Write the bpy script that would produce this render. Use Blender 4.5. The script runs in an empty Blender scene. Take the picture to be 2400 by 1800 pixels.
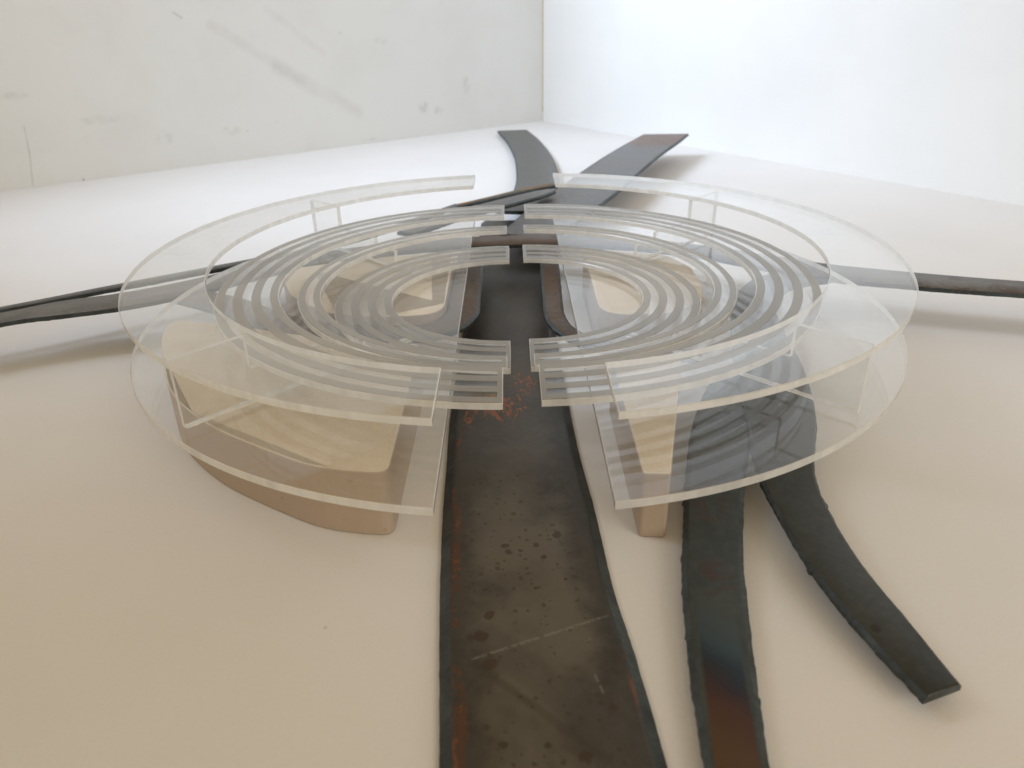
import bpy, bmesh, math, random
from mathutils import Vector, Matrix, noise

sc = bpy.context.scene
R = math.radians
PI = math.pi

# ------------------------------------------------------------------ camera
cam_d = bpy.data.cameras.new('camera')
cam = bpy.data.objects.new('camera', cam_d)
sc.collection.objects.link(cam)
sc.camera = cam
cam.location = (-0.0029, -0.2916, 0.1330)
cam_d.sensor_fit = 'HORIZONTAL'
cam_d.sensor_width = 36.0
cam_d.lens = 1767.0 / 2400.0 * 36.0
cam_d.clip_start = 0.005
cam_d.clip_end = 20.0
_pt, _yw, _rl = R(26.777), R(-0.05), R(-1.049)
_f = Vector((math.sin(_yw)*math.cos(_pt), math.cos(_yw)*math.cos(_pt), -math.sin(_pt)))
_r = Vector((math.cos(_yw), -math.sin(_yw), 0.0))
_u = _r.cross(_f)
_r2 = _r*math.cos(_rl) + _u*math.sin(_rl)
_u2 = -_r*math.sin(_rl) + _u*math.cos(_rl)
cam.rotation_euler = Matrix((_r2, _u2, -_f)).transposed().to_euler()
cam_d.dof.use_dof = True
cam_d.dof.focus_distance = 0.255
cam_d.dof.aperture_fstop = 24.0

# ------------------------------------------------------------------ world and lamps
w = bpy.data.worlds.new('World')
sc.world = w
w.use_nodes = True
bg = w.node_tree.nodes['Background']
bg.inputs['Color'].default_value = (1.0, 0.775, 0.47, 1)
bg.inputs['Strength'].default_value = 0.44

def area_lamp(name, loc, target, sx, sy, power, col, spread=PI):
    d = bpy.data.lights.new(name, 'AREA')
    d.shape = 'RECTANGLE'; d.size = sx; d.size_y = sy
    d.energy = power; d.color = col; d.spread = spread
    o = bpy.data.objects.new(name, d)
    sc.collection.objects.link(o)
    o.location = loc
    o.rotation_euler = (Vector(target) - Vector(loc)).to_track_quat('-Z', 'Y').to_euler()
    return o
# cool daylight from the window up on the left, a lamp of the room behind the camera on the right; the warm room itself is the world
area_lamp('window_light', (-0.55, 0.20, 0.62), (0.18, 0.55, 0.08), 0.42, 0.42, 2.85, (0.67, 0.80, 1.0), R(90))
area_lamp('room_light', (0.62, -0.80, 0.42), (0.02, 0.02, 0.02), 0.60, 0.45, 2.9, (1.0, 0.94, 0.86))

sc.view_settings.view_transform = 'Standard'
sc.view_settings.look = 'None'
sc.view_settings.gamma = 1.0
sc.view_settings.use_curve_mapping = False
sc.view_settings.exposure = 0.06
cy = sc.cycles
cy.max_bounces = 9
cy.transparent_max_bounces = 96
cy.transmission_bounces = 12
cy.glossy_bounces = 4
cy.diffuse_bounces = 3
cy.sample_clamp_indirect = 6.0
cy.use_denoising = True
cy.use_adaptive_sampling = True
cy.adaptive_threshold = 0.03
cy.light_sampling_threshold = 0.03

# ------------------------------------------------------------------ helpers
COL = sc.collection

def link(o, parent=None):
    COL.objects.link(o)
    if parent is not None:
        o.parent = parent
    return o

def mesh_obj(name, verts, faces, mats, parent=None, fmat=None, smooth=None, uvs=None):
    me = bpy.data.meshes.new(name)
    me.from_pydata(verts, [], faces)
    for m in mats:
        me.materials.append(m)
    if fmat:
        me.polygons.foreach_set('material_index', fmat)
    if smooth:
        me.polygons.foreach_set('use_smooth', smooth)
    if uvs:
        ul = me.uv_layers.new(name='UVMap')
        for l in me.loops:
            ul.data[l.index].uv = uvs[l.vertex_index]
    me.update()
    return link(bpy.data.objects.new(name, me), parent)

def empty(name, loc=(0, 0, 0)):
    o = bpy.data.objects.new(name, None)
    o.location = loc
    o.empty_display_size = 0.01
    COL.objects.link(o)
    return o

def tag(o, label, cat, group=None):
    o['label'] = label
    o['category'] = cat
    if group:
        o['group'] = group
    return o

# ---- shader helper: tiny expression builder
class NT:
    def __init__(self, name):
        self.m = bpy.data.materials.new(name)
        self.m.use_nodes = True
        self.t = self.m.node_tree
        self.t.nodes.clear()
        self.out = self.n('ShaderNodeOutputMaterial')
    def n(self, kind, **kw):
        nd = self.t.nodes.new(kind)
        for k, v in kw.items():
            setattr(nd, k, v)
        return nd
    def put(self, sock, v):
        if isinstance(v, bpy.types.NodeSocket):
            self.t.links.new(v, sock)
        elif isinstance(v, (tuple, list)):
            v = tuple(v)
            if sock.type == 'RGBA' and len(v) == 3:
                v = v + (1.0,)
            sock.default_value = v
        else:
            sock.default_value = v
    def math(self, op, a, b=0.0, c=None, clamp=False):
        nd = self.n('ShaderNodeMath', operation=op)
        nd.use_clamp = clamp
        self.put(nd.inputs[0], a); self.put(nd.inputs[1], b)
        if c is not None:
            self.put(nd.inputs[2], c)
        return nd.outputs[0]
    def add(self, a, b): return self.math('ADD', a, b)
    def sub(self, a, b): return self.math('SUBTRACT', a, b)
    def mul(self, a, b): return self.math('MULTIPLY', a, b)
    def sat(self, a): return self.math('ADD', a, 0.0, clamp=True)
    def step(self, v, lo, hi, olo=0.0, ohi=1.0):
        nd = self.n('ShaderNodeMapRange', interpolation_type='SMOOTHSTEP')
        self.put(nd.inputs['Value'], v)
        self.put(nd.inputs['From Min'], lo); self.put(nd.inputs['From Max'], hi)
        self.put(nd.inputs['To Min'], olo); self.put(nd.inputs['To Max'], ohi)
        return nd.outputs[0]
    def mix(self, fac, a, b, blend='MIX'):
        nd = self.n('ShaderNodeMix', data_type='RGBA', blend_type=blend)
        self.put(nd.inputs['Factor'], fac)
        self.put(nd.inputs[6], a); self.put(nd.inputs[7], b)
        return nd.outputs[2]
    def coord(self, kind='Object'):
        return self.n('ShaderNodeTexCoord').outputs[kind]
    def scale(self, vec, s, off=(0, 0, 0)):
        nd = self.n('ShaderNodeMapping')
        self.put(nd.inputs['Vector'], vec)
        nd.inputs['Scale'].default_value = s if isinstance(s, tuple) else (s, s, s)
        nd.inputs['Location'].default_value = off
        return nd.outputs[0]
    def noise(self, vec, scale, detail=3.0, rough=0.55, dist=0.0, col=False):
        nd = self.n('ShaderNodeTexNoise')
        self.put(nd.inputs['Vector'], vec)
        nd.inputs['Scale'].default_value = scale
        nd.inputs['Detail'].default_value = detail
        nd.inputs['Roughness'].default_value = rough
        nd.inputs['Distortion'].default_value = dist
        return nd.outputs['Color' if col else 'Fac']
    def voro(self, vec, scale, out='Distance', rnd=1.0):
        nd = self.n('ShaderNodeTexVoronoi')
        self.put(nd.inputs['Vector'], vec)
        nd.inputs['Scale'].default_value = scale
        nd.inputs['Randomness'].default_value = rnd
        return nd.outputs['Distance'], nd.outputs['Color']
    def xyz(self, vec):
        nd = self.n('ShaderNodeSeparateXYZ')
        self.put(nd.inputs[0], vec)
        return nd.outputs
    def comb(self, x, y, z=0.0):
        nd = self.n('ShaderNodeCombineXYZ')
        self.put(nd.inputs[0], x); self.put(nd.inputs[1], y); self.put(nd.inputs[2], z)
        return nd.outputs[0]
    def ramp(self, fac, stops):
        nd = self.n('ShaderNodeValToRGB')
        self.put(nd.inputs[0], fac)
        e = nd.color_ramp.elements
        while len(e) > 1:
            e.remove(e[-1])
        e[0].position = stops[0][0]; e[0].color = tuple(stops[0][1]) + (1,)
        for p, c in stops[1:]:
            q = e.new(p); q.color = tuple(c) + (1,)
        return nd.outputs[0]
    def seg(self, x, y, a, b):
        """distance from (x, y) to the segment a-b"""
        dx, dy = b[0]-a[0], b[1]-a[1]
        L2 = dx*dx + dy*dy
        px, py = self.sub(x, a[0]), self.sub(y, a[1])
        t = self.math('MULTIPLY_ADD', px, dx/L2, self.mul(py, dy/L2))
        t = self.sat(t)
        ex = self.sub(px, self.mul(t, dx)); ey = self.sub(py, self.mul(t, dy))
        return self.math('SQRT', self.add(self.mul(ex, ex), self.mul(ey, ey))), t
    def blob(self, x, y, c, rx, ry=None):
        ry = ry or rx
        ex = self.mul(self.sub(x, c[0]), 1.0/rx); ey = self.mul(self.sub(y, c[1]), 1.0/ry)
        return self.step(self.add(self.mul(ex, ex), self.mul(ey, ey)), 1.0, 0.0)
    def maxi(self, *a):
        r = a[0]
        for b in a[1:]:
            r = self.math('MAXIMUM', r, b)
        return r
    def bump(self, h, strength=0.3, dist=0.0005):
        nd = self.n('ShaderNodeBump')
        nd.inputs['Strength'].default_value = strength
        nd.inputs['Distance'].default_value = dist
        self.put(nd.inputs['Height'], h)
        return nd.outputs[0]
    def principled(self, color, rough=0.5, metal=0.0, spec=0.5, normal=None):
        b = self.n('ShaderNodeBsdfPrincipled')
        self.put(b.inputs['Base Color'], color)
        self.put(b.inputs['Roughness'], rough)
        self.put(b.inputs['Metallic'], metal)
        self.put(b.inputs['Specular IOR Level'], spec)
        if normal is not None:
            self.put(b.inputs['Normal'], normal)
        return b.outputs[0]
    def mixsh(self, fac, a, b):
        nd = self.n('ShaderNodeMixShader')
        self.put(nd.inputs[0], fac)
        self.t.links.new(a, nd.inputs[1]); self.t.links.new(b, nd.inputs[2])
        return nd.outputs[0]
    def finish(self, sh):
        self.t.links.new(sh, self.out.inputs['Surface'])
        return self.m

# ------------------------------------------------------------------ materials
def mat_board(name, base, specks=True):
    t = NT(name)
    v = t.coord()
    x, y, z = t.xyz(v)
    mott = t.noise(v, 9.0, 4.0)
    c = t.mix(t.step(mott, 0.3, 0.75), base, tuple(k*0.955 for k in base))
    fine = t.noise(v, 900.0, 2.0)
    c = t.mix(t.mul(t.step(fine, 0.35, 0.7), 0.05), c, (0.5, 0.48, 0.45))
    if specks:
        d, col = t.voro(v, 42.0)
        r0 = t.xyz(col)[0]
        m = t.mul(t.step(d, 0.026, 0.012), t.step(r0, 0.80, 0.82))
        c = t.mix(t.mul(m, 0.40), c, (0.30, 0.26, 0.22))
        d, col = t.voro(t.scale(v, (1, 1, 1), (3.3, 1.7, 0)), 15.0)
        m = t.mul(t.step(d, 0.10, 0.03), t.mul(t.step(t.xyz(col)[1], 0.75, 0.8), t.step(t.noise(v, 260, 4), 0.5, 0.6)))
        c = t.mix(t.mul(m, 0.28), c, (0.35, 0.31, 0.27))
    nm = t.bump(t.noise(v, 1400.0, 2.0), 0.06, 0.0002)
    return t.finish(t.principled(c, 0.62, 0, 0.28, nm))

def mat_wall_scuffed():
    """white painted board with pencil line, rub marks and finger smudges (x along the board, z up)"""
    t = NT('scuffed_board')
    v = t.coord()
    x, y, z = t.xyz(v)
    base = (0.775, 0.795, 0.795)
    n1 = t.noise(v, 14.0, 5.0, 0.6)
    c = t.mix(t.mul(t.step(n1, 0.42, 0.72), 0.30), base, (0.68, 0.685, 0.675))
    n2 = t.noise(t.scale(v, (1, 1, 1), (5, 2, 1)), 48.0, 4.0, 0.6)
    c = t.mix(t.mul(t.step(n2, 0.60, 0.80), 0.16), c, (0.58, 0.585, 0.575))
    wob = t.mul(t.sub(t.noise(v, 40.0, 3.0), 0.5), 0.006)
    zz = t.add(z, wob)
    def line(a, b, wd, op, col, soft=1.0, tail=False):
        nonlocal c
        d, tt = t.seg(x, zz, a, b)
        m = t.step(d, wd*(1+soft), wd*0.25)
        if tail:
            m = t.mul(m, t.step(tt, 1.0, 0.55))
        m = t.mul(m, t.step(t.noise(v, 55.0, 4.0), 0.25, 0.75, 0.25, 1.0))
        c = t.mix(t.mul(m, op), c, col)
    for a, b, wd, op, col, soft in SCUFFS:
        line(a, b, wd, op, col, soft)
    for (cx, cz, rx, rz, op) in SMUDGES:
        m = t.mul(t.blob(x, z, (cx, cz), rx, rz), t.step(t.noise(v, 120.0, 3.0), 0.35, 0.65))
        c = t.mix(t.mul(m, op*0.75), c, (0.30, 0.31, 0.29))
    nm = t.bump(t.noise(v, 700.0, 2.0), 0.06, 0.0003)
    return t.finish(t.principled(c, 0.55, 0, 0.3, nm))

def mat_mdf():
    t = NT('mdf_wood')
    v = t.coord()
    f1 = t.noise(v, 1500.0, 3.0, 0.6)
    f2 = t.noise(v, 110.0, 4.0, 0.6)
    c = t.mix(t.step(f2, 0.3, 0.7), (0.79, 0.695, 0.555), (0.84, 0.745, 0.605))
    c = t.mix(t.mul(t.step(f1, 0.45, 0.7), 0.35), c, (0.60, 0.49, 0.36))
    # sawn sides: slightly darker board, deepened by side shade put into the colour
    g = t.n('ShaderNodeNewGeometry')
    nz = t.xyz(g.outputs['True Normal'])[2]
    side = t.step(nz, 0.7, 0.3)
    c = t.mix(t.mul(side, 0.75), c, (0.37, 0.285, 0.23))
    z = t.xyz(v)[2]
    d, col = t.voro(v, 260.0)
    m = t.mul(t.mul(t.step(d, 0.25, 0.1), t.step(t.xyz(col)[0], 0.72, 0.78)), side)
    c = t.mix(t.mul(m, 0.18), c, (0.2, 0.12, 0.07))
    nm = t.bump(f1, 0.12, 0.0002)
    return t.finish(t.principled(c, 0.7, 0, 0.22, nm))

def schlick(t, f0=0.04, p=5.0):
    g = t.n('ShaderNodeNewGeometry')
    dt = t.n('ShaderNodeVectorMath', operation='DOT_PRODUCT')
    t.t.links.new(g.outputs['Normal'], dt.inputs[0]); t.t.links.new(g.outputs['Incoming'], dt.inputs[1])
    c = t.math('ABSOLUTE', dt.outputs['Value'])
    return t.math('MULTIPLY_ADD', t.math('POWER', t.sub(1.0, c), p), 1.0-f0, f0)

def mat_acrylic():
    """clear sheet face: thin dusty, finely scratched acrylic"""
    t = NT('clear_acrylic')
    v = t.coord()
    F = schlick(t)
    tr = t.n('ShaderNodeBsdfTransparent'); tr.inputs[0].default_value = (0.985, 0.985, 0.98, 1)
    gl = t.n('ShaderNodeBsdfGlossy')
    gl.inputs['Roughness'].default_value = 0.012
    gl.inputs['Color'].default_value = (1, 1, 1, 1)
    df = t.n('ShaderNodeBsdfDiffuse'); df.inputs[0].default_value = (0.90, 0.90, 0.89, 1)
    tl = t.n('ShaderNodeBsdfTranslucent'); tl.inputs[0].default_value = (0.90, 0.90, 0.89, 1)
    milk = t.mixsh(0.5, df.outputs[0], tl.outputs[0])
    dust = t.noise(t.scale(v, (1, 2.2, 1)), 42.0, 3.0, 0.65)
    haze = t.add(0.012, t.mul(t.step(dust, 0.45, 0.8), 0.045))
    clear = t.mixsh(haze, tr.outputs[0], milk)
    return t.finish(t.mixsh(F, clear, gl.outputs[0]))

def mat_acrylic_edge():
    """laser cut edge: bright, streaky, half frosted"""
    t = NT('acrylic_cut_edge')
    v = t.coord()
    F = schlick(t, 0.06)
    tr = t.n('ShaderNodeBsdfTransparent'); tr.inputs[0].default_value = (0.95, 0.96, 0.95, 1)
    df = t.n('ShaderNodeBsdfDiffuse'); df.inputs[0].default_value = (0.96, 0.96, 0.94, 1)
    tl = t.n('ShaderNodeBsdfTranslucent'); tl.inputs[0].default_value = (1.0, 1.0, 0.985, 1)
    gl = t.n('ShaderNodeBsdfGlossy'); gl.inputs['Roughness'].default_value = 0.16
    st = t.noise(t.scale(v, (95, 95, 30)), 1.0, 3.0, 0.6)
    body = t.mixsh(0.45, df.outputs[0], tl.outputs[0])
    a = t.add(0.76, t.mul(t.step(st, 0.35, 0.65), 0.20))
    sh = t.mixsh(a, tr.outputs[0], body)
    return t.finish(t.mixsh(t.add(F, 0.05), sh, gl.outputs[0]))

def mat_frosted():
    """engraved matt band"""
    t = NT('frosted_acrylic')
    v = t.coord()
    F = schlick(t, 0.04)
    tr = t.n('ShaderNodeBsdfTransparent'); tr.inputs[0].default_value = (0.96, 0.955, 0.945, 1)
    df = t.n('ShaderNodeBsdfDiffuse'); df.inputs[0].default_value = (0.53, 0.525, 0.51, 1)
    tl = t.n('ShaderNodeBsdfTranslucent'); tl.inputs[0].default_value = (0.58, 0.575, 0.56, 1)
    gl = t.n('ShaderNodeBsdfGlossy'); gl.inputs['Roughness'].default_value = 0.33
    body = t.mixsh(0.5, df.outputs[0], tl.outputs[0])
    a = 0.80
    sh = t.mixsh(a, tr.outputs[0], body)
    return t.finish(t.mixsh(t.mul(F, 0.7), sh, gl.outputs[0]))

def steel_base(t, seed, dark, light, rough=0.42):
    v = t.scale(t.coord(), 1.0, (seed*1.37, seed*0.71, 0))
    a = t.noise(v, 38.0, 5.0, 0.6, 0.4)
    b = t.noise(v, 420.0, 3.0, 0.6)
    c = t.mix(t.step(a, 0.32, 0.70), dark, light)
    c = t.mix(t.mul(t.step(b, 0.4, 0.75), 0.35), c, tuple(k*1.5 for k in light))
    return v, c, a, b

def mat_steel(name, seed, dark, light, rust=0.0, tip=None,  rustcol=(0.13, 0.065, 0.032), metal=0.35, rough=0.42, rust_scale=60.0):
    t = NT(name)
    v, c, a, b = steel_base(t, seed, dark, light)
    if rust > 0:
        r = t.noise(t.scale(v, (1, 1, 1), (4.2, 1.3, 0)), rust_scale, 5.0, 0.65, 0.8)
        m = t.step(r, 0.66-0.3*rust, 0.74-0.3*rust)
        if tip is not None:
            m = t.mul(m, t.step(t.xyz(t.coord())[1], tip, tip+0.03, 0.12, 1.0))
        c = t.mix(t.mul(m, 0.85), c, rustcol)
    sp, spc = t.voro(v, 210.0)
    m = t.mul(t.step(sp, 0.30, 0.18), t.step(t.xyz(spc)[0], 0.80, 0.86))
    c = t.mix(t.mul(m, 0.6), c, (0.02, 0.014, 0.010))
    rg = t.add(rough-0.08, t.mul(a, 0.22))
    nm = t.bump(t.add(b, t.mul(a, 2.0)), 0.10, 0.0003)
    return t.finish(t.principled(c, rg, metal, 0.5, nm))

def mat_long_steel():
    """grey-tan strip, browned in its middle third"""
    t = NT('part_browned_steel')
    v, c, a, b = steel_base(t, 12, (0.105, 0.098, 0.088), (0.165, 0.155, 0.140))
    x, y, z = t.xyz(t.coord())
    r = t.noise(t.scale(v, (1, 1, 1), (4.2, 1.3, 0)), 45.0, 5.0, 0.65, 0.8)
    mid = t.step(t.math('ABSOLUTE', x), 0.10, 0.05)
    c = t.mix(t.mul(mid, t.step(r, 0.30, 0.55, 0.35, 0.9)), c, (0.105, 0.058, 0.032))
    rb = t.mul(t.step(x, 0.10, 0.14), t.step(t.noise(v, 60.0, 5.0, 0.65, 1.2), 0.52, 0.60))
    c = t.mix(t.mul(rb, 0.6), c, (0.085, 0.052, 0.038))
    rg = t.add(0.36, t.mul(a, 0.22))
    nm = t.bump(t.add(b, t.mul(a, 2.0)), 0.10, 0.0003)
    return t.finish(t.principled(c, rg, 0.35, 0.5, nm))

def mat_cut_edge():
    t = NT('torch_cut_edge')
    v = t.coord()
    a = t.noise(v, 90.0, 4.0, 0.6)
    b = t.noise(t.scale(v, (700, 700, 90)), 1.0, 3.0, 0.6)
    c = t.mix(t.step(a, 0.3, 0.7), (0.026, 0.034, 0.037), (0.066, 0.083, 0.088))
    c = t.mix(t.mul(t.step(b, 0.5, 0.8), 0.3), c, (0.11, 0.115, 0.11))
    nm = t.bump(b, 0.5, 0.0006)
    return t.finish(t.principled(c, 0.48, 0.35, 0.5, nm))

def mat_main_steel():
    t = NT('spotted_mill_steel')
    v, c, a, b = steel_base(t, 1, (0.034, 0.029, 0.023), (0.064, 0.055, 0.044))
    ob = t.coord()
    x, y, z = t.xyz(ob)
    uv = t.xyz(t.coord('UV'))
    dv = t.math('ABSOLUTE', uv[1])
    wob = t.noise(ob, 120.0, 4.0, 0.6)
    # pale dried-water stain with sheen painted in, broad streak down the middle, and two rubbed diagonal bands
    film_sheen = t.mul(t.step(t.add(dv, t.mul(t.sub(wob, 0.5), 0.012)), 0.0165, 0.008), t.step(t.noise(ob, 26.0, 4.0), 0.36, 0.56))
    film_sheen = t.mul(film_sheen, t.step(y, -0.05, -0.125, 0.25, 1.0))
    c = t.mix(t.mul(film_sheen, 0.75), c, (0.150, 0.130, 0.102))
    d1, _ = t.seg(x, y, (-0.010, -0.163), (0.016, -0.190))
    c = t.mix(t.mul(t.step(t.add(d1, t.mul(t.sub(wob, 0.5), 0.003)), 0.0054, 0.0030), 0.42), c, (0.066, 0.059, 0.050))
    d2, _ = t.seg(x, y, (-0.012, -0.171), (0.014, -0.195))
    c = t.mix(t.mul(t.step(t.add(d2, t.mul(t.sub(wob, 0.5), 0.0016)), 0.0016, 0.0003), 0.34), c, (0.032, 0.022, 0.013))
    # round drip stains of three sizes
    vv = t.add(0.0, 0.0)
    def spots(scale, thr, size, seed, dens, col, op, ylo, yhi):
        nonlocal c
        vec = t.scale(ob, (1, 1, 0.0), (seed, seed*0.37, 0))
        vec2 = t.n('ShaderNodeVectorMath', operation='ADD')
        nz = t.n('ShaderNodeVectorMath', operation='SCALE')
        t.put(nz.inputs[0], t.noise(ob, 260.0, 2.0, 0.5, 0.0, True)); nz.inputs['Scale'].default_value = 0.0022
        t.put(vec2.inputs[0], vec); t.put(vec2.inputs[1], nz.outputs[0])
        d, cc = t.voro(vec2.outputs[0], scale)
        r = t.xyz(cc)
        rad = t.mul(r[1], size)
        m = t.step(t.sub(d, rad), 0.03, -0.03)
        m = t.mul(m, t.step(r[0], thr, thr+0.02))
        m = t.mul(m, t.step(t.noise(t.scale(ob, (1, 1, 1), (seed, 0, 0)), 34.0, 2.0), dens, dens+0.08))
        m = t.mul(m, t.mul(t.step(y, yhi, yhi-0.012), t.step(y, ylo, ylo+0.01)))
        m = t.mul(m, t.step(dv, 0.0175, 0.0145))
        c = t.mix(t.mul(m, op), c, col)
    spots(130.0, 0.45, 0.24, 2.1, 0.46, (0.052, 0.028, 0.015), 0.8, -0.25, -0.112)
    spots(250.0, 0.35, 0.34, 5.7, 0.40, (0.050, 0.030, 0.018), 0.8, -0.25, -0.100)
    spots(520.0, 0.35, 0.38, 8.3, 0.38, (0.050, 0.033, 0.022), 0.65, -0.25, -0.085)
    # orange rust: flakes at the middle, along the left rim and near the front of the right rim
    rn = t.noise(t.scale(ob, (1.0, 0.5, 1)), 330.0, 5.0, 0.6, 1.8)
    zone = t.maxi(t.blob(x, y, (0.0012, -0.0345), 0.0070, 0.016), t.mul(t.blob(x, y, (-0.009, -0.052), 0.019, 0.015), 0.95),
                  t.mul(t.blob(x, y, (-0.019, -0.060), 0.004, 0.012), 0.9))
    rust = t.step(t.add(rn, t.mul(zone, 0.20)), 0.70, 0.74)
    rust = t.mul(rust, t.step(zone, 0.05, 0.3))
    lrim = t.mul(t.step(t.add(uv[1], t.mul(t.sub(wob, 0.5), 0.004)), -0.0160, -0.0178), t.step(t.noise(ob, 75.0, 4.0, 0.7, 0.5), 0.44, 0.54))
    lrim = t.mul(lrim, t.step(y, -0.060, -0.08))
    rr = t.mul(t.step(uv[1], 0.0180, 0.0192), t.step(t.noise(ob, 85.0, 4.0, 0.7, 0.5), 0.54, 0.62))
    rr = t.mul(rr, t.step(y, -0.145, -0.16))
    brown = t.maxi(t.mul(lrim, 0.9), t.mul(rr, 0.7), t.mul(t.step(t.add(rn, t.mul(zone, 0.25)), 0.68, 0.72), 0.3))
    c = t.mix(brown, c, (0.115, 0.042, 0.015))
    hot = t.maxi(rust, t.mul(t.maxi(lrim, rr), t.step(rn, 0.52, 0.60)))
    c = t.mix(t.mul(hot, 0.9), c, (0.27, 0.085, 0.022))
    # scratch and chips
    ds, ts = t.seg(x, y, (-0.013, -0.1695), (0.0185, -0.157))
    m = t.mul(t.step(ds, 0.00055, 0.0002), t.step(t.noise(ob, 900.0, 2.0), 0.36, 0.5))
    c = t.mix(t.mul(m, 0.32), c, (0.30, 0.27, 0.23))
    for a_, b_ in (((0.0138, -0.1745), (0.0142, -0.1763)), ((0.0146, -0.1775), (0.0150, -0.1792)), ((0.0128, -0.1648), (0.0136, -0.1643))):
        d, _ = t.seg(x, y, a_, b_)
        c = t.mix(t.mul(t.step(d, 0.0004, 0.0001), 0.22), c, (0.36, 0.35, 0.33))
    # bluish scale next to the torch cut rims
    c = t.mix(t.mul(t.step(dv, 0.0150, 0.0195), 0.5), c, (0.034, 0.036, 0.034))
    rg = t.add(0.27, t.mul(a, 0.25))
    nm = t.bump(t.add(b, t.mul(a, 2.0)), 0.10, 0.0003)
    return t.finish(t.principled(c, rg, 0.3, 0.5, nm))

def mat_heat_steel():
    """steel strip with temper colours towards its near end"""
    t = NT('heat_tinted_steel')
    v, c, a, b = steel_base(t, 4, (0.030, 0.036, 0.036), (0.052, 0.061, 0.059))
    ob = t.coord()
    x, y, z = t.xyz(ob)
    uv = t.xyz(t.coord('UV'))
    q = t.add(t.add(y, t.mul(uv[1], 0.9)), t.mul(t.sub(t.noise(ob, 90.0, 4.0), 0.5), 0.012))
    tint = t.ramp(t.step(q, -0.150, -0.215), [(0.0, (0.055, 0.06, 0.055)), (0.16, (0.030, 0.055, 0.068)), (0.30, (0.010, 0.022, 0.036)),
                  (0.42, (0.022, 0.014, 0.020)), (0.55, (0.060, 0.022, 0.012)), (0.80, (0.085, 0.045, 0.018)), (1.0, (0.10, 0.055, 0.022))])
    dv = t.math('ABSOLUTE', uv[1])
    m = t.mul(t.step(t.add(dv, t.mul(t.sub(a, 0.5), 0.001)), 0.0049, 0.0038), t.step(q, -0.150, -0.160))
    c = t.mix(m, c, tint)
    bl = t.mul(t.blob(x, y, (0.0465, -0.147), 0.006, 0.010), t.step(t.noise(ob, 150.0, 4.0, 0.6, 1.0), 0.46, 0.6))
    bl = t.maxi(bl, t.mul(t.blob(x, y, (0.053, -0.118), 0.008, 0.012), t.step(t.noise(ob, 150.0, 4.0, 0.6, 1.0), 0.5, 0.62)))
    c = t.mix(t.mul(bl, 0.75), c, (0.058, 0.030, 0.022))
    rg = t.add(0.27, t.mul(a, 0.2))
    nm = t.bump(t.add(b, t.mul(a, 2.0)), 0.10, 0.0003)
    return t.finish(t.principled(c, rg, 0.3, 0.5, nm))

# the left board's own frame: x runs along it from its left end to the corner, z up
SCUFFS = [
    ((0.157, 0.049), (0.1555, 0.030), 0.0005, 0.50, (0.36, 0.35, 0.33), 0.8),
    ((0.1555, 0.030), (0.151, 0.002), 0.0005, 0.42, (0.38, 0.37, 0.35), 0.8),
    ((0.325, 0.120), (0.404, 0.071), 0.0028, 0.30, (0.56, 0.52, 0.50), 1.6),
    ((0.380, 0.083), (0.462, 0.034), 0.0042, 0.34, (0.55, 0.52, 0.50), 1.5),
    ((0.379, 0.1335), (0.432, 0.092), 0.0022, 0.22, (0.58, 0.54, 0.52), 1.6),
    ((0.294, 0.1312), (0.300, 0.1268), 0.0008, 0.50, (0.36, 0.34, 0.34), 0.8),
]
SMUDGES = [
    (0.264, 0.0284, 0.010, 0.008, 0.26), (0.326, 0.0287, 0.012, 0.006, 0.24), (0.545, 0.0317, 0.009, 0.008, 0.42),
    (0.563, 0.0262, 0.009, 0.006, 0.36), (0.604, 0.050, 0.007, 0.012, 0.34), (0.498, 0.1012, 0.010, 0.005, 0.30),
    (0.452, 0.1102, 0.003, 0.003, 0.40), (0.215, 0.0494, 0.022, 0.005, 0.22), (0.472, 0.0046, 0.012, 0.002, 0.30),
    (0.190, 0.0014, 0.0014, 0.0018, 0.9), (0.373, 0.0317, 0.0016, 0.0016, 0.6), (0.342, 0.0270, 0.0016, 0.0014, 0.6), (0.154, 0.0734, 0.016, 0.004, 0.25),
    (0.244, 0.0020, 0.0020, 0.0014, 0.6), (0.481, 0.0768, 0.004, 0.004, 0.25),
]
M_FLOOR = mat_board('white_foam_board', (0.80, 0.785, 0.77))
M_WALLR = mat_board('white_card_board', (0.82, 0.82, 0.80), specks=False)
M_WALLL = mat_wall_scuffed()
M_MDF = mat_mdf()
M_ACR = mat_acrylic()
M_EDGE = mat_acrylic_edge()
M_FROST = mat_frosted()
M_CUT = mat_cut_edge()
M_MAIN = mat_main_steel()
M_LONG = mat_long_steel()
M_HEAT = mat_heat_steel()
M_GREEN = mat_steel('green_grey_steel', 7, (0.030, 0.033, 0.030), (0.050, 0.053, 0.047), 0.0, rough=0.29)
M_GREY = mat_steel('plain_grey_steel', 9, (0.085, 0.085, 0.082), (0.135, 0.132, 0.126), 0.1, rough=0.40)
M_BROWN = mat_steel('browned_steel', 12, (0.075, 0.058, 0.046), (0.12, 0.095, 0.075), 0.75, None, (0.105, 0.058, 0.032), rough=0.5, rust_scale=45.0)
M_RUSTY = mat_steel('rust_blotched_steel', 15, (0.075, 0.077, 0.078), (0.135, 0.136, 0.134), 0.80, 0.085, (0.135, 0.058, 0.032), rough=0.34, rust_scale=17.0)
M_DARK = mat_steel('dark_grey_steel', 18, (0.085, 0.085, 0.085), (0.12, 0.12, 0.118), 0.15, rough=0.42)
M_GOLD = mat_steel('tan_rusted_steel', 21, (0.10, 0.078, 0.048), (0.15, 0.115, 0.065), 0.6, None, (0.22, 0.11, 0.025), rough=0.5, rust_scale=55.0)

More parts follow.
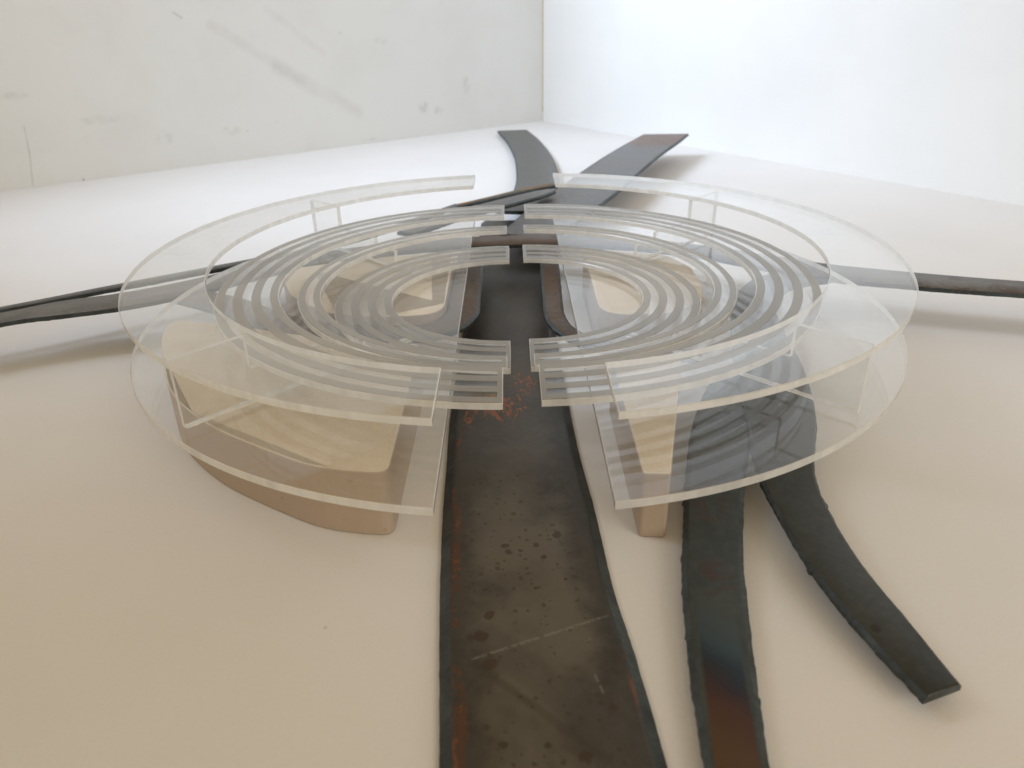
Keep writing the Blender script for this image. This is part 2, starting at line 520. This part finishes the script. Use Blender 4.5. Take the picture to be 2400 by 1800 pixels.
# ------------------------------------------------------------------ setting: table board and two upright boards
def grid_sheet(name, pts, mats, thick=0.004):
    v = [(x, y, 0.0) for x, y in pts] + [(x, y, -thick) for x, y in pts]
    n = len(pts)
    f = [tuple(range(n)), tuple(range(2*n-1, n-1, -1))] + [(i, n+i, n+(i+1) % n, (i+1) % n) for i in range(n)]
    return mesh_obj(name, v, f, mats)

CORNER = (0.0412, 0.7094)
def upright(name, a, b, height, mat, thick=0.005):
    """board standing from a to b; local x along it, y towards the back"""
    L = math.hypot(b[0]-a[0], b[1]-a[1])
    v = [(0, 0, 0), (L, 0, 0), (L, thick, 0), (0, thick, 0), (0, 0, height), (L, 0, height), (L, thick, height), (0, thick, height)]
    f = [(0, 1, 5, 4), (1, 2, 6, 5), (2, 3, 7, 6), (3, 0, 4, 7), (4, 5, 6, 7), (3, 2, 1, 0)]
    o = mesh_obj(name, v, f, [mat])
    o.location = (a[0], a[1], -0.0006)
    o.rotation_euler = (0, 0, math.atan2(b[1]-a[1], b[0]-a[0]))
    bv = o.modifiers.new('bevel', 'BEVEL'); bv.width = 0.0006; bv.segments = 2
    return o
_dl = Vector((0.4676, 0.3660)).normalized()
_dr = Vector((0.3184, -0.4729)).normalized()
wl0 = (CORNER[0]-_dl.x*0.72, CORNER[1]-_dl.y*0.72)
fl = grid_sheet('floor', [(-0.75, -0.62), (0.80, -0.62), (0.80, 0.80), (-0.75, 0.80)], [M_FLOOR]); fl['kind'] = 'structure'
wl = upright('wall_left', wl0, (CORNER[0]-_dl.x*0.0004, CORNER[1]-_dl.y*0.0004), 0.42, M_WALLL); wl['kind'] = 'structure'
wr = upright('wall_right', (CORNER[0]+_dr.x*0.0004, CORNER[1]+_dr.y*0.0004), (CORNER[0]+_dr.x*0.85, CORNER[1]+_dr.y*0.85), 0.60, M_WALLR); wr['kind'] = 'structure'

# ------------------------------------------------------------------ wood blocks
def catmull(pts, per):
    out = []
    n = len(pts)
    for i in range(n-1):
        p0 = pts[max(i-1, 0)]; p1 = pts[i]; p2 = pts[i+1]; p3 = pts[min(i+2, n-1)]
        for k in range(per):
            t = k/per
            out.append(tuple(0.5*((2*b) + (-a+c)*t + (2*a-5*b+4*c-d)*t*t + (-a+3*b-3*c+d)*t*t*t) for a, b, c, d in zip(p0, p1, p2, p3)))
    out.append(tuple(pts[-1]))
    return out

def wood_block(label, poly, radii, h=0.0212):
    """upright slab; every corner of the plan has its own rounding radius"""
    n = len(poly)
    plan = []
    for i in range(n):
        p = Vector(poly[i]); a = Vector(poly[i-1]); b = Vector(poly[(i+1) % n]); r = radii[i]
        if r <= 0:
            plan.append(p); continue
        ua = (a-p).normalized(); ub = (b-p).normalized()
        ang = ua.angle(ub); d = min(r/math.tan(ang/2), (a-p).length*0.48, (b-p).length*0.48)
        q0 = p+ua*d; q2 = p+ub*d
        for k in range(7):
            t = k/6
            plan.append(q0*(1-t)**2 + p*2*t*(1-t) + q2*t*t)
    cx = sum(p.x for p in plan)/len(plan); cyy = sum(p.y for p in plan)/len(plan)
    ar = sum(plan[i-1].x*plan[i].y-plan[i].x*plan[i-1].y for i in range(len(plan)))
    if ar < 0:
        plan.reverse()
    v = [(p.x-cx, p.y-cyy, 0.0) for p in plan] + [(p.x-cx, p.y-cyy, h) for p in plan]
    m = len(plan)
    f = [tuple(range(m-1, -1, -1)), tuple(range(m, 2*m))] + [(i, (i+1) % m, m+(i+1) % m, m+i) for i in range(m)]
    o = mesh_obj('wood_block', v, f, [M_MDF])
    o.location = (cx, cyy, 0.0001)
    bv = o.modifiers.new('bevel', 'BEVEL'); bv.width = 0.0005; bv.segments = 2; bv.limit_method = 'ANGLE'; bv.angle_limit = R(60)
    return tag(o, label, 'wood block', 'wood blocks under the acrylic stands')

mm = 0.001
wood_block('widest tan wood block, its curved front under the left acrylic half',
    [(-36.8*mm, -121.8*mm)] + catmull([(-46*mm, -120.6*mm), (-59*mm, -117*mm), (-76*mm, -107*mm), (-95*mm, -93.5*mm), (-113.5*mm, -73.5*mm), (-125*mm, -52*mm), (-134.5*mm, -31*mm), (-137.5*mm, -22*mm)], 5) + [(-140.5*mm, -6.5*mm)] +
    [(-116*mm, -12.5*mm), (-93*mm, -22*mm), (-60*mm, -33.5*mm), (-36.6*mm, -35.5*mm)],
    [5*mm] + [0]*36 + [8*mm, 4*mm, 8*mm, 8*mm, 5*mm])
wood_block('tan wood block with rounded corner seen through the hole of the left acrylic half',
    [(-30.6*mm, -6.5*mm), (-56*mm, -8*mm), (-80*mm, -2*mm), (-99*mm, 20*mm), (-109*mm, 44*mm), (-105*mm, 58*mm), (-88*mm, 66*mm), (-30.6*mm, 82*mm)],
    [14*mm, 10*mm, 12*mm, 10*mm, 6*mm, 6*mm, 8*mm, 5*mm])
wood_block('narrow tan wood wedge standing under the near end of the right acrylic half',
    [(31.2*mm, -124*mm), (38.6*mm, -124.6*mm), (53.2*mm, -66*mm), (57*mm, -50*mm), (32*mm, -50*mm)],
    [1.5*mm, 1.2*mm, 0, 2*mm, 3*mm])
wood_block('tan wood block with rounded corner seen through the hole of the right acrylic half',
    [(33.0*mm, -10*mm), (60*mm, -10*mm), (77*mm, 3*mm), (81*mm, 22*mm), (82*mm, 48*mm), (74*mm, 68*mm), (33.8*mm, 82*mm)],
    [13*mm, 12*mm, 8*mm, 6*mm, 8*mm, 8*mm, 5*mm])

# ------------------------------------------------------------------ steel strips
def strip(name, label, path, mat, group='steel strips laid out under the stands', per=14, th=0.0021, taper=0.0010, rim=0.0011, jag=0.00022, seed=0,
          cut0=0.0, cut1=0.0, world_origin=False, slag=0.0):
    """torch cut strip. path: (x, y, z of top, width) in metres; cut0/cut1 shear the two ends; taper: the cut faces lean outwards"""
    pts = catmull(path, per)
    # resample evenly
    P = [Vector(p[:3]) for p in pts]; W = [p[3] for p in pts]
    L = [0.0]
    for i in range(1, len(P)):
        L.append(L[-1] + (P[i]-P[i-1]).length)
    N = max(40, int(L[-1]/(0.0008 if slag else 0.0016)))
    Q = []; j = 0
    for k in range(N+1):
        s = L[-1]*k/N
        while j < len(L)-2 and L[j+1] < s:
            j += 1
        t = (s-L[j])/max(L[j+1]-L[j], 1e-9)
        Q.append((P[j].lerp(P[j+1], t), W[j]*(1-t)+W[j+1]*t, s))
    o0 = Q[0][0].copy(); o0.z = 0
    cen = Vector() if world_origin else sum((q[0] for q in Q), Vector())/len(Q); cen.z = 0
    prof_n = 8
    verts = []; uvs = []
    for k, (p, wd, s) in enumerate(Q):
        a = Q[max(k-1, 0)][0]; b = Q[min(k+1, N)][0]
        tg = (b-a); tg.z = 0; tg.normalize()
        nr = Vector((-tg.y, tg.x, 0))      # left of travel
        hw = wd/2
        sh = 0.0
        def jit(q, side):
            return jag*(noise.noise(Vector((s*520.0, side*7.3+seed, 0))) + 0.55*noise.noise(Vector((s*170.0, side*3.1+seed*2, 4)))) * (1.0 if q else 0.6)
        low = jag*1.6*abs(noise.noise(Vector((s*600.0, seed+9.0, 2))))
        jl, jr = jit(1, 1), jit(1, -1)
        if slag:      # beads of slag along the torch cut
            jl += slag*max(0.0, noise.noise(Vector((s*330.0, 3.7+seed, 8)))-0.34)
            jr -= slag*max(0.0, noise.noise(Vector((s*330.0, 9.1+seed, 8)))-0.34)
        jl2, jr2 = jit(0, 2), jit(0, -2)
        offs = [(-(hw)+jr*1.6, -th-low), (-(hw)+jr, -taper*0.9), (-(hw-rim)+jr2, -0.00012), (-(hw-rim*1.5)+jr2*0.5, 0.0),
                ((hw-rim*1.5)+jl2*0.5, 0.0), ((hw-rim)+jl2, -0.00012), (hw+jl, -taper*0.9), (hw+jl*1.6, -th-low)]
        e0 = max(0.0, 1-s/0.012); e1 = max(0.0, 1-(L[-1]-s)/0.012)
        for (v, dz) in offs:
            q = p + nr*v + tg*(cut0*v*e0 + cut1*v*e1)
            verts.append((q.x-cen.x, q.y-cen.y, q.z+dz))
            uvs.append((s, -v))
    faces = []; fm = []; sm = []
    n = prof_n
    for k in range(N):
        for i in range(n):
            i2 = (i+1) % n
            faces.append((k*n+i, (k+1)*n+i, (k+1)*n+i2, k*n+i2))
            fm.append(0 if i in (3, 7) else (1 if i in (0, 1, 5, 6) else 0))
            sm.append(True if i in (2, 3, 4) else False)
    faces.append(tuple(range(n))); fm.append(1); sm.append(False)
    faces.append(tuple(N*n+i for i in range(n-1, -1, -1))); fm.append(1); sm.append(False)
    # faces wind so that normals point out
    ob = mesh_obj(name, verts, faces, [mat, M_CUT], None, fm, sm, uvs)
    bm = bmesh.new(); bm.from_mesh(ob.data); bmesh.ops.recalc_face_normals(bm, faces=bm.faces); bm.to_mesh(ob.data); bm.free()
    ob.location = (cen.x, cen.y, 0.0)
    return tag(ob, label, 'steel strip', group)

Z = 0.0195
# wide strip down the middle (top at 3 mm): centre x and width follow its two edges
edge = [(-0.33, -11.0, 31.0), (-0.25, -14.6, 28.8), (-0.197, -18.2, 25.7), (-0.171, -20.2, 23.9), (-0.147, -22.0, 21.6), (-0.113, -23.8, 20.3), (-0.085, -24.6, 18.6), (-0.054, -25.5, 17.7), (0.0, -25.0, 17.0), (0.06, -24.0, 17.0), (0.13, -23.0, 17.5), (0.21, -22.0, 19.0)]
main = strip('steel_strip', 'wide spotted steel strip with orange rust running down the middle',
      [((a+b)/2*mm, y, 0.0031, (b-a)*mm) for y, a, b in edge], M_MAIN, th=0.003, taper=0.0022, rim=0.0026, jag=0.00010, seed=1, world_origin=True)
strip('steel_strip', 'long grey-tan steel strip crossing the picture from left to right',
      [(-0.33, -0.055, .0165, .015), (-0.270, -0.026, .018, .014), (-0.2165, 0.003, Z, .0138), (-0.1975, 0.0135, Z, .0190), (-0.1755, 0.0220, Z, .020), (-0.150, 0.0385, Z, .020), (-0.120, 0.066, Z, .0185), (-0.088, 0.0855, Z, .018), (-0.05, 0.099, Z, .018), (0, 0.1055, Z, .018),
       (0.05, 0.099, Z, .018), (0.09, 0.083, Z, .018), (0.12, 0.0620, Z, .020), (0.146, 0.0440, Z, .022), (0.181, 0.030, Z, .0205), (0.2195, 0.0175, Z, .0185), (0.27, 0.0035, Z, .018), (0.33, -0.01, .018, .018)],
      M_LONG, seed=2, jag=0.0002, rim=0.0002, taper=0.0001, th=0.0019, world_origin=True)
strip('steel_strip', 'brown steel ramp strip curving left beside the central well, under the left acrylic half',
      [(-0.148, 0.0300, Z-.0005, .016), (-0.125, 0.0165, Z-.0005, .017), (-0.099, -0.0045, Z-.0005, .017), (-0.075, -0.0150, Z-.0005, .017), (-0.050, -0.0185, Z-.0005, .016), (-0.0325, -0.0150, Z-.0005, .0145), (-0.0240, -0.0010, Z-.0005, .0140), (-0.0232, 0.02, Z-.0005, .0140), (-0.0230, 0.06, Z-.0005, .0138), (-0.0230, 0.0955, Z-.0005, .0135)],
      M_BROWN, seed=3)
strip('steel_strip', 'narrow brown steel ramp strip along the right side of the central well',
      [(0.066, -0.0435, Z-.0008, .009), (0.045, -0.0385, Z-.0006, .009), (0.0285, -0.0315, Z-.0005, .009), (0.0190, -0.0190, Z-.0005, .0085), (0.0152, -0.0040, Z-.0005, .0084), (0.0152, 0.02, Z-.0005, .0086), (0.0160, 0.05, Z-.0005, .0090), (0.0170, 0.0955, Z-.0005, .0092)],
      M_BROWN, seed=4)
strip('steel_strip', 'dark green-grey steel strip ending in a torch-cut stub on the right front of the board',
      [(0.0847, -0.1822, .0055, .0100), (0.0803, -0.1640, .0066, .0126), (0.0770, -0.1460, .0074, .0134), (0.0760, -0.1260, .0082, .0144), (0.0770, -0.1050, .0098, .0168), (0.0840, -0.0780, .0132, .022), (0.0885, -0.0500, .0165, .024), (0.0930, -0.0200, .0186, .020), (0.1000, 0.0080, .0188, .018), (0.1160, 0.0330, .0188, .018), (0.1400, 0.0435, .0188, .018)],
      M_GREEN, seed=5, jag=0.00018, taper=0.0010, rim=0.0007, cut0=-0.10, slag=0.0013)
strip('steel_strip', 'steel strip with blue and brown heat tints beside the narrow wood wedge',
      [(0.0290, -0.2700, .0034, .0110), (0.0345, -0.2260, .0036, .0114), (0.0382, -0.1980, .0040, .0122), (0.0412, -0.1755, .0044, .0140), (0.0455, -0.1500, .0050, .0153), (0.0490, -0.1340, .0056, .0155), (0.0562, -0.1065, .0075, .0172), (0.0630, -0.0860, .0100, .0190), (0.0720, -0.0660, .0128, .0200), (0.0790, -0.0520, .0150, .0160)],
      M_HEAT, seed=6, jag=0.00018, rim=0.0012, world_origin=True, slag=0.0013)
strip('steel_strip', 'thin dark steel bar at the far left, just above the long grey-tan strip',
      [(-0.33, -0.0455, Z, .004), (-0.275, -0.0165, Z, .004), (-0.2232, 0.0142, Z, .0045), (-0.1848, 0.0412, Z, .0060), (-0.1388, 0.0727, Z, .0066), (-0.1035, 0.0985, Z, .0066), (-0.0700, 0.1370, Z, .0062), (-0.0350, 0.1890, Z, .0060)],
      M_DARK, seed=7, jag=0.00022, rim=0.0001, taper=0.0001, th=0.0017)
strip('steel_strip', 'tan rusted steel bar slanting across the foot of the curved strip at the back',
      [(-0.0345, 0.1890, Z, .006), (-0.0150, 0.2070, Z, .0065), (0.0060, 0.2270, Z, .0075), (0.0285, 0.2450, Z, .0085)],
      M_GOLD, seed=8)
strip('steel_strip', 'short grey steel strip lying on the rear junction between the two acrylic halves',
      [(-0.060, 0.112, .0228, .012), (-0.034, 0.150, .0228, .014), (-0.010, 0.1755, .0228, .016), (0.0150, 0.2010, .0228, .014), (0.0250, 0.2120, .0228, .008)],
      M_RUSTY, seed=9)
strip('steel_strip', 'grey steel strip curving back to the wall corner behind the stands',
      [(0.0020, 0.6000, .0050, .0345), (0.0120, 0.5300, .0055, .0350), (0.0195, 0.4400, .0060, .0352), (0.0210, 0.3700, .0064, .0352), (0.0195, 0.3100, .0075, .034), (0.0130, 0.2500, .0110, .030), (0.0020, 0.1900, .0140, .028)],
      M_GREY, seed=10, cut0=0.05)
strip('steel_strip', 'rust-blotched steel strip pointing back right towards the right wall',
      [(0.1450, 0.4460, .0212, .0405), (0.1290, 0.4110, .0208, .0420), (0.1080, 0.3670, .0202, .0425), (0.0820, 0.3070, .0195, .0430), (0.0550, 0.2400, .0185, .043), (0.0270, 0.1750, .0175, .040), (0.0060, 0.1250, .0160, .032)],
      M_RUSTY, seed=11, cut0=-0.42)

# ------------------------------------------------------------------ acrylic stands
def half_ring_pts(side, d, y0, r, xend, n=96):
    """arc of radius r round (d, y0) on one side, cut by the line x = xend; from front to back"""
    c = max(-1.0, min(1.0, (xend-d)/r))
    a0 = math.acos(c)           # angle above +x where x = xend
    out = []
    if side < 0:
        s, e = -a0, -(2*PI-a0)  # front (negative y) round by the left to the back
    else:
        s, e = -a0, a0
    for k in range(n+1):
        a = s+(e-s)*k/n
        out.append((d+r*math.cos(a), y0+r*math.sin(a)))
    return out

def plate(name, outer, inner, ztop, th, parent, mats=None, origin=(0, 0), bottom=True, top=None):
    """flat sheet between two poly-lines of equal length (or a chord-closed D when inner is None);
    top = (outer, inner) of the slightly smaller upper face, giving a fine chamfer"""
    ox, oy = origin
    mats = mats or [M_ACR, M_EDGE]
    v = []; f = []; fm = []; sm = []
    def ring(pl, z):
        b = len(v)
        v.extend((x-ox, y-oy, z) for x, y in pl)
        return b
    n = len(outer)
    ch = CH if top else 0.0
    if inner is None:
        a = ring(outer, ztop-ch); b = ring(outer, ztop-th)
        t = ring(top[0], ztop) if top else a
        f.append(tuple(range(t, t+n))); fm.append(0); sm.append(False)
        f.append(tuple(range(b+n-1, b-1, -1))); fm.append(0); sm.append(False)
        for i in range(n):
            j = (i+1) % n
            f.append((a+i, b+i, b+j, a+j)); fm.append(1); sm.append(False)
            if top:
                f.append((t+i, a+i, a+j, t+j)); fm.append(1); sm.append(False)
    else:
        a = ring(outer, ztop-ch); b = ring(outer, ztop-th); c = ring(inner, ztop-ch); d = ring(inner, ztop-th)
        t, u = (ring(top[0], ztop), ring(top[1], ztop)) if top else (a, c)
        for i in range(n-1):
            f.append((t+i, t+i+1, u+i+1, u+i)); fm.append(0); sm.append(False)
            if bottom:
                f.append((b+i, d+i, d+i+1, b+i+1)); fm.append(0); sm.append(False)
            f.append((a+i, b+i, b+i+1, a+i+1)); fm.append(1); sm.append(False)
            f.append((c+i, c+i+1, d+i+1, d+i)); fm.append(1); sm.append(False)
            if top:
                f.append((t+i, a+i, a+i+1, t+i+1)); fm.append(1); sm.append(False)
                f.append((u+i, u+i+1, c+i+1, c+i)); fm.append(1); sm.append(False)
        f.append((a, c, d, b)); fm.append(1); sm.append(False)
        f.append((a+n-1, b+n-1, d+n-1, c+n-1)); fm.append(1); sm.append(False)
        if top:
            f.append((t, u, c, a)); fm.append(1); sm.append(False)
            f.append((t+n-1, a+n-1, c+n-1, u+n-1)); fm.append(1); sm.append(False)
    o = mesh_obj(name, v, f, mats, parent, fm, sm)
    if bottom:
        bm = bmesh.new(); bm.from_mesh(o.data)
        bmesh.ops.recalc_face_normals(bm, faces=bm.faces)
        bm.to_mesh(o.data); bm.free()
    return o

CH = 0.00022
ZB, ZR, Z1, Z2, Z3 = 0.0236, 0.0477, 0.0270, 0.0335, 0.0369
T = 0.0020
def stand(side, label, d, y0, xb, xr, x1, x2, x3):
    root = empty('acrylic_stand', (d, y0, ZB-0.0023))
    tag(root, label, 'acrylic model', 'acrylic half stands')
    org = (d, y0); zo = ZB-0.0023
    def zz(z): return z-zo
    def pl(name, ro, ri, xe, zt, th, parent, mats=None, n=128, origin=org, bottom=True):
        o = half_ring_pts(side, d, y0, ro, xe, n)
        i = half_ring_pts(side, d, y0, ri, xe, n) if ri else None
        top = None
        if mats is None:
            top = (half_ring_pts(side, d, y0, ro-CH, xe+side*CH, n), half_ring_pts(side, d, y0, ri+CH, xe+side*CH, n) if ri else None)
        return plate(name, o, i, zt, th, parent, mats, origin, bottom, top)
    pl('base_plate', 0.1418, None, xb, zz(ZB), 0.0023, root)
    pl('upper_ring', 0.1400, 0.1127, xr, zz(ZR), T, root)
    for (ro, ri, xe, zt, bands) in ((0.0697, 0.0468, x1, Z1, 7), (0.0826, 0.0738, x2, Z2, 3), (0.1119, 0.0888, x3, Z3, 7)):
        terrace = pl('terrace_plate', ro, ri, xe, zz(zt), T, root)
        wdt = (ro-ri)/bands
        eb = 0.0013
        for k in range(0, bands, 2):
            r0 = ri+wdt*k + (0.00045 if k == 0 else 0.0); r1 = ri+wdt*(k+1) - (0.00045 if k == bands-1 else 0.0)
            xf = xe + side*0.0003
            pl('frosted_band', r1, r0, xf, zz(zt)+0.00018, 0.00015, terrace, [M_FROST, M_FROST], bottom=False)
        # matt border across both cut ends
        for sgn in (-1, 1):
            def at(r, x):
                return y0+sgn*math.sqrt(max(r*r-(x-d)**2, 0))
            for k in range(1, bands, 2):
                r0 = ri+wdt*k+0.00002; r1 = ri+wdt*(k+1)-0.00002
                xa, xc = xe+side*0.0003, xe+side*(0.0003+eb)
                o_ = [(xa, at(r1, xa)), (xc, at(r1, xc))]; i_ = [(xa, at(r0, xa)), (xc, at(r0, xc))]
                plate('frosted_end', o_, i_, zz(zt)+0.00018, 0.00015, terrace, [M_FROST, M_FROST], org, False)
    # stepped fins standing on the base along two radii
    prof = [(0.0505, ZB+0.00012), (0.1372, ZB+0.00012), (0.1372, ZR-T-0.00008), (0.1142, ZR-T-0.00008), (0.1142, Z3-T-0.00008), (0.0862, Z3-T-0.00008), (0.0862, Z2-T-0.00008),
            (0.0718, Z2-T-0.00008), (0.0718, Z1-T-0.00008), (0.0505, Z1-T-0.00008)]
    for ang in (-46.0, 43.5):
        a = R(ang) if side > 0 else R(180-ang)
        cx, cyy = math.cos(a), math.sin(a); nx, ny = -cyy, cx
        th = 0.0019
        v = []
        for s in (-0.5, 0.5):
            for (r, z) in prof:
                v.append((r*cx+nx*th*s, r*cyy+ny*th*s, zz(z)))
        n = len(prof)
        f = [tuple(range(n)), tuple(range(2*n-1, n-1, -1))]; fm = [0, 0]
        for i in range(n):
            j = (i+1) % n
            f.append((i, n+i, n+j, j)); fm.append(1)
        fin = mesh_obj('support_fin', v, f, [M_ACR, M_EDGE], root, fm)
        bm = bmesh.new(); bm.from_mesh(fin.data); bmesh.ops.recalc_face_normals(bm, faces=bm.faces); bm.to_mesh(fin.data); bm.free()
        # cement squeezed out along the foot of the fin
        bv = []; bf = []
        K = 60
        rnd = random.Random(int(ang)+side*50)
        for k in range(K+1):
            r = 0.052+(0.1368-0.052)*k/K
            wv = 0.00115+0.00030*rnd.random(); hv = 0.00018+0.00028*rnd.random()
            for (o_, z_) in ((-wv, 0.00003), (-wv*0.85, hv), (wv*0.85, hv*0.9), (wv, 0.00003)):
                bv.append((r*cx+nx*o_, r*cyy+ny*o_, zz(ZB)+z_))
        for k in range(K):
            for i in range(3):
                bf.append((k*4+i, k*4+i+1, (k+1)*4+i+1, (k+1)*4+i))
        mesh_obj('cement_bead', bv, bf, [M_EDGE], fin)
    return root

stand(-1, 'left half of the clear acrylic stand model, tiers of frosted rings on a base plate', -0.0040, -0.0007, -0.0228, -0.0217, -0.0034, -0.0044, -0.0056)
stand(1, 'right half of the clear acrylic stand model, tiers of frosted rings on a base plate', 0.0035, 0.0007, 0.0218, 0.0217, 0.0032, 0.0040, 0.0049)
